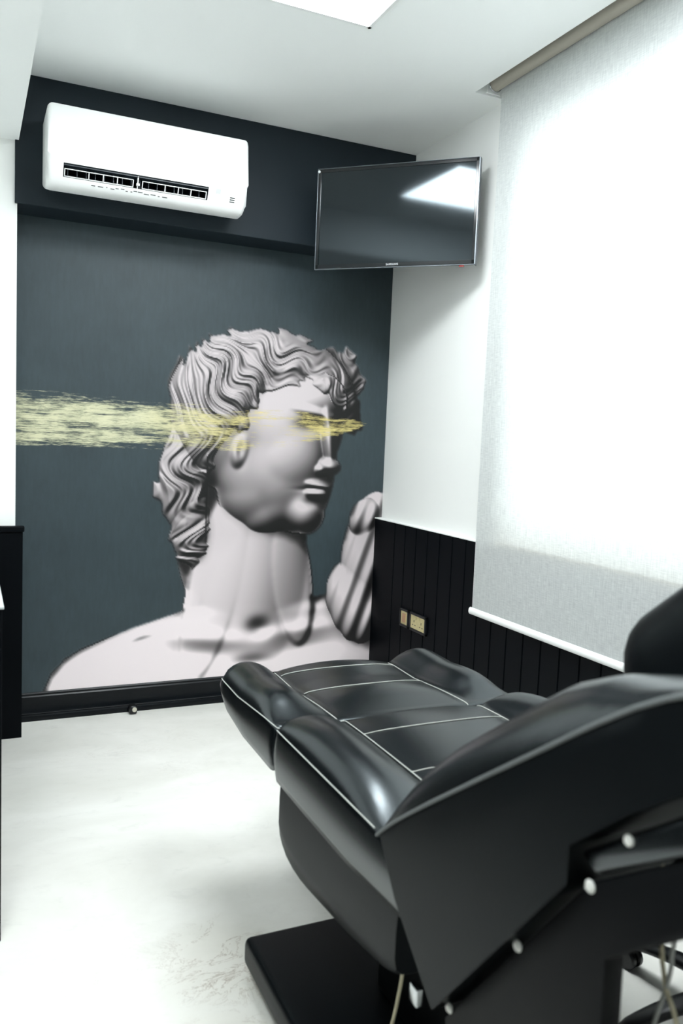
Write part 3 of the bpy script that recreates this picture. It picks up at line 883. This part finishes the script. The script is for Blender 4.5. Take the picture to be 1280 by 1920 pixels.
# padded panel under the seat
b = B()
poly_t = [(1.668, .486), (1.12, .500)]
secs = []
for y in dense(1.672, 1.115, 14, .02, .02):
    zb = ip(y, [1.115, 1.145, 1.31, 1.53, 1.60, 1.645, 1.672], [.380, .362, .334, .311, .314, .326, .350])
    zt = .492
    r = .02
    x0, x1 = X0 + .008, X1 - .008
    sec = [(x0 - .002, y, zt), (x0 - .004, y, zt * .7 + zb * .3), (x0 - .004, y, zt * .3 + zb * .7), (x0, y, zb + .012), (x0 + .012, y, zb + .002), (x0 + .03, y, zb),
           (x1 - .03, y, zb), (x1 - .012, y, zb + .002), (x1, y, zb + .012), (x1 + .007, y, zt * .3 + zb * .7), (x1 + .009, y, zt * .7 + zb * .3), (x1 + .004, y, zt)]
    secs.append(sec)
loft(b, secs); obj('under_seat_panel', b, M_leather2, ch, smooth=50)

# side bolsters that rise from the seat along the reclined back
SY = [1.190, 1.180, 1.160, 1.110, 1.034, .899, .790, .700, .638, .570, .50, .44, .40, .38]
SZ = [.592, .601, .619, .659, .715, .811, .888, .952, .994, 1.032, 1.052, 1.056, 1.050, 1.035]
def seam_z(y): return float(np.interp(-y, [-v for v in SY], SZ))
def bott(y): return ip(y, [.38, .40, .56, .627, .716, .7161, .985, .99, 1.117, 1.18, 1.19], [1.0, .985, .935, .885, .806, .758, .417, .412, .514, .597, .590])
def bolster(xo, xi):
    """outer face at xo, inner face at xi"""
    ys = sorted(set([1.19, 1.186, 1.18, 1.17, 1.15, 1.12, 1.08, 1.03, .99, .985, .96, .9, .85, .79, .74, .7161, .716, .68, .63, .59, .56, .52, .48, .44, .42, .40, .39, .383]), reverse=True)
    sg = 1 if xi > xo else -1
    w_ = abs(xi - xo)
    secs = []
    for y in ys:
        zt, zb = seam_z(y), min(bott(y), seam_z(y) - .004)
        e = min(1, max(0, (1.19 - y) / .17)); e2 = min(1, max(0.0, (y - .383) / .05))
        hgt = ip(y, [.38, .57, .64, .72, .80], [.012, .014, .030, .066, .088]) * math.sqrt(max(0, 1 - (1 - e) ** 2)) * math.sqrt(max(0, 1 - (1 - e2) ** 2)) + .001
        sec = [(xo, y, zb), (xo + sg * .0, y, zb * .75 + zt * .25), (xo, y, zb * .5 + zt * .5), (xo, y, zb * .25 + zt * .75), (xo, y, zt)]
        for i in range(1, 13):
            t = i / 13
            sec.append((xo + sg * w_ * t, y, zt + hgt * math.sin(PI * t ** .8) ** .7))
        sec += [(xi, y, zt - .005), (xi, y, zb * .5 + zt * .5), (xi, y, zb)]
        secs.append(sec)
    fit = lambda p: (p[0], p[1] * .984, 1.27 - (1.27 - p[2]) * .984)
    secs = [[fit(p) for p in s] for s in secs]
    b = B(); loft(b, secs)
    o = obj('side_bolster', b, M_leather2, ch, smooth=50)
    o.data.materials.append(M_leather)
    nn = len(secs[0])
    for i, f in enumerate(o.data.polygons[:(len(secs) - 1) * nn]):
        if 4 <= i % nn <= 16: f.material_index = 1
    p = B(); tube(p, [fit((xo - sg * .001, y, seam_z(y) + .001)) for y in ys], .0032, 8); pp = obj('piping', p, mat('leather_piping', rgb(86, 90, 90), .5) if 'leather_piping' not in bpy.data.materials else bpy.data.materials['leather_piping'], o, smooth=True)
    return o
bolster(X0 - .010, X0 + .165)
bolster(X1 + .010, X1 - .165)

# reclined back panel between the bolsters, and the head cushion above it
def slab(y0, z0, y1, z1, th, x0, x1, rnd_, n=16, crown=.02):
    """rounded slab along a line in (y, z); thickness grows upwards from the line"""
    d = Vector((0, y1 - y0, z1 - z0)); ln = d.length; d.normalize(); nrm = Vector((0, -d.z, d.y)) 
    if nrm.z < 0: nrm = -nrm
    secs = []
    K = 40
    for i in range(n + 1):
        s = .5 - .5 * math.cos(PI * i / n)
        c = Vector((0, y0, z0)) + d * (ln * s)
        q = min(s, 1 - s) * ln
        e = math.sqrt(max(0, 1 - (1 - min(1, q / rnd_)) ** 2)) * .96 + .04
        xm = (x0 + x1) / 2; hw_ = (x1 - x0) / 2 - rnd_ * .5 * (1 - e)
        sec = []
        for k in range(K):
            a = 2 * PI * k / K
            ca, sa = math.cos(a), math.sin(a)
            px = math.copysign(abs(ca) ** .35, ca) * hw_
            pz = math.copysign(abs(sa) ** .7, sa) * th / 2 * e + th / 2
            sec.append(tuple(c + nrm * pz + Vector((xm + px, 0, 0))))
        secs.append(sec)
    return secs
b = B(); loft(b, slab(1.03, .565, .42, .99, .10, X0 + .155, X1 - .155, .05)); bk = obj('backrest', b, M_leather2, ch, smooth='all')
b = B(); loft(b, slab(.810, .826, .448, 1.121, .21, .850, 1.20, .085, 22)); obj('headrest', b, M_leather2, ch, smooth='all')

# padded rail below the bolster, steel side plates with white bolt caps
for sx in (1, -1):
    xo = X0 + .006 if sx == 1 else X1 - .006
    xi = xo + sx * .05
    b = B(); prism(b, [(.706, .802), (.68, .787), (.56, .868), (.40, .955), (.40, .99), (.558, .915)], min(xo, xi), max(xo, xi), .008, 3); obj('side_rail', b, M_leather, ch, smooth=40)
    xo = X0 + .012 if sx == 1 else X1 - .012
    xi = xo + sx * .03
    b = B(); prism(b, [(.972, .408), (.692, .772), (.555, .868), (.40, .945), (.40, .865), (.548, .790), (.658, .698), (.656, .44), (.78, .29), (.955, .36)], min(xo, xi), max(xo, xi), .003, 2)
    sp = obj('side_plate', b, M_frame, ch, smooth=35)
    for (cy, cz) in ((.958, .434), (.810, .622), (.688, .769)):
        b = B(); n = bmesh.new(); cyl(n, (xo + sx * .002, cy, cz), (-sx, 0, 0), .0080, .007, 20, bev=.003); merge(b, n)
        obj('bolt_cap', b, M_cap, ch, smooth=40)
    b = B(); cyl(b, (X0 + .008 if sx == 1 else X1 - .008, .630, .853), (-sx, 0, 0), .0065, .006, 20, bev=.002); obj('bolt_cap', b, M_cap, ch, smooth=40)

# underframe, column, floor plate
b = B(); box(b, .70, 1.30, 1.13, 1.62, .40, .50, .01); box(b, .80, 1.20, .92, 1.20, .50, .58, .01); obj('underframe', b, M_frame, ch, smooth=35)
b = B(); box(b, .80, 1.04, 1.14, 1.46, .098, .41, .01); obj('lift_column', b, M_frame, ch, smooth=35)
bp_b = B(); box(bp_b, .588, 1.10, .98, 1.728, .032, .100, .016, 4); bp = obj('base_plate', bp_b, M_leather2, ch, smooth=40)
for (cx, cy) in ((.640, 1.67), (1.05, 1.67), (.640, 1.04), (1.05, 1.04)):
    b = B(); cyl(b, (cx, cy, 0), (0, 0, 1), .030, .034, 24, bev=.004); obj('base_foot', b, M_rubber, bp, smooth=40)
b = B(); box(b, .678, .690, 1.095, 1.12, .33, .362, .002); obj('release_lever', b, M_chrome, ch, smooth=40)

def cable(pts, m, r):
    pts = [Vector(p) for p in pts]
    out = []
    for i in range(len(pts) - 1):
        p0 = pts[max(0, i - 1)]; p1 = pts[i]; p2 = pts[i + 1]; p3 = pts[min(len(pts) - 1, i + 2)]
        for k in range(8):
            t = k / 8
            out.append(.5 * ((2 * p1) + (-p0 + p2) * t + (2 * p0 - 5 * p1 + 4 * p2 - p3) * t * t + (-p0 + 3 * p1 - 3 * p2 + p3) * t ** 3))
    out.append(pts[-1])
    b = B(); tube(b, out, r, 8); return obj('cable', b, m, ch, smooth=True)
cable([(.80, 1.12, .42), (.74, 1.18, .40), (.72, 1.201, .375), (.72, 1.221, .275), (.72, 1.244, .186), (.715, 1.27, .112), (.66, 1.30, .1035), (.58, 1.30, .07), (.55, 1.29, .005), (.48, 1.1, .004)], M_beige, .0035)
cable([(.79, .715, .76), (.78, .696, .664), (.78, .690, .633), (.78, .682, .610), (.78, .664, .581), (.79, .62, .45), (.80, .56, .2), (.82, .5, .01), (.95, .35, .005)], M_beige, .0030)
cable([(.80, .665, .80), (.78, .677, .679), (.78, .679, .644), (.78, .685, .609), (.78, .698, .557), (.78, .72, .42), (.77, .76, .2), (.74, .80, .01), (.66, .75, .005)], M_grey, .0028)

# ------------------------------------------------------------------ rolling stool beyond the chair
HX, HY, A0 = 1.525, 1.15, 98.0
sl = thing('rolling_stool', 'black rolling stool on a five star caster base behind the chair', 'stool', (HX, HY, 0))
for i in range(5):
    a = math.radians(A0 + 72 * i); dx, dy = math.cos(a), math.sin(a)
    secs = []
    for t in np.linspace(0, 1, 12):
        r_ = .03 + .255 * t
        zt = .118 - .052 * t ** 2.2; w_ = .026 - .006 * t; h_ = .034 - .012 * t
        c = Vector((HX + dx * r_, HY + dy * r_, 0)); sd = Vector((-dy, dx, 0))
        if t > .97: w_ *= .6; h_ *= .7
        secs.append([tuple(c + sd * (w_ * math.cos(q)) + Vector((0, 0, zt - h_ / 2 + h_ / 2 * math.copysign(abs(math.sin(q)) ** .8, math.sin(q))))) for q in np.linspace(0, 2 * PI, 17)[:-1]])
    b = B(); loft(b, secs); lg = obj('leg', b, M_plastic, sl, smooth='all')
    c = Vector((HX + dx * .272, HY + dy * .272, .0)); sd = Vector((-dy, dx, 0))
    b = B()
    for s in (-1, 1):
        cyl(b, c + sd * (s * .004) + Vector((0, 0, .025)), sd * s, .025, .017, 20, bev=.004)
    box(b, c.x - .008, c.x + .008, c.y - .008, c.y + .008, .025, .055, .002)
    obj('caster', b, M_plastic, lg, smooth=40)
b = B(); cyl(b, (HX, HY, .075), (0, 0, 1), .04, .05, 28, bev=.006); obj('hub', b, M_plastic, sl, smooth=40)
b = B(); cyl(b, (HX, HY, .12), (0, 0, 1), .025, .16, 20); cyl(b, (HX, HY, .27), (0, 0, 1), .014, .135, 20); obj('gas_column', b, M_chrome, sl, smooth=40)
b = B()
secs = []
for (r_, z) in ((.05, .40), (.11, .402), (.132, .408), (.138, .42), (.135, .435), (.125, .446), (.09, .453), (.04, .456), (.01, .457)):
    secs.append([(HX + r_ * math.cos(q), HY + r_ * math.sin(q), z) for q in np.linspace(0, 2 * PI, 33)[:-1]])
loft(b, secs); obj('seat', b, M_leather, sl, smooth=50)
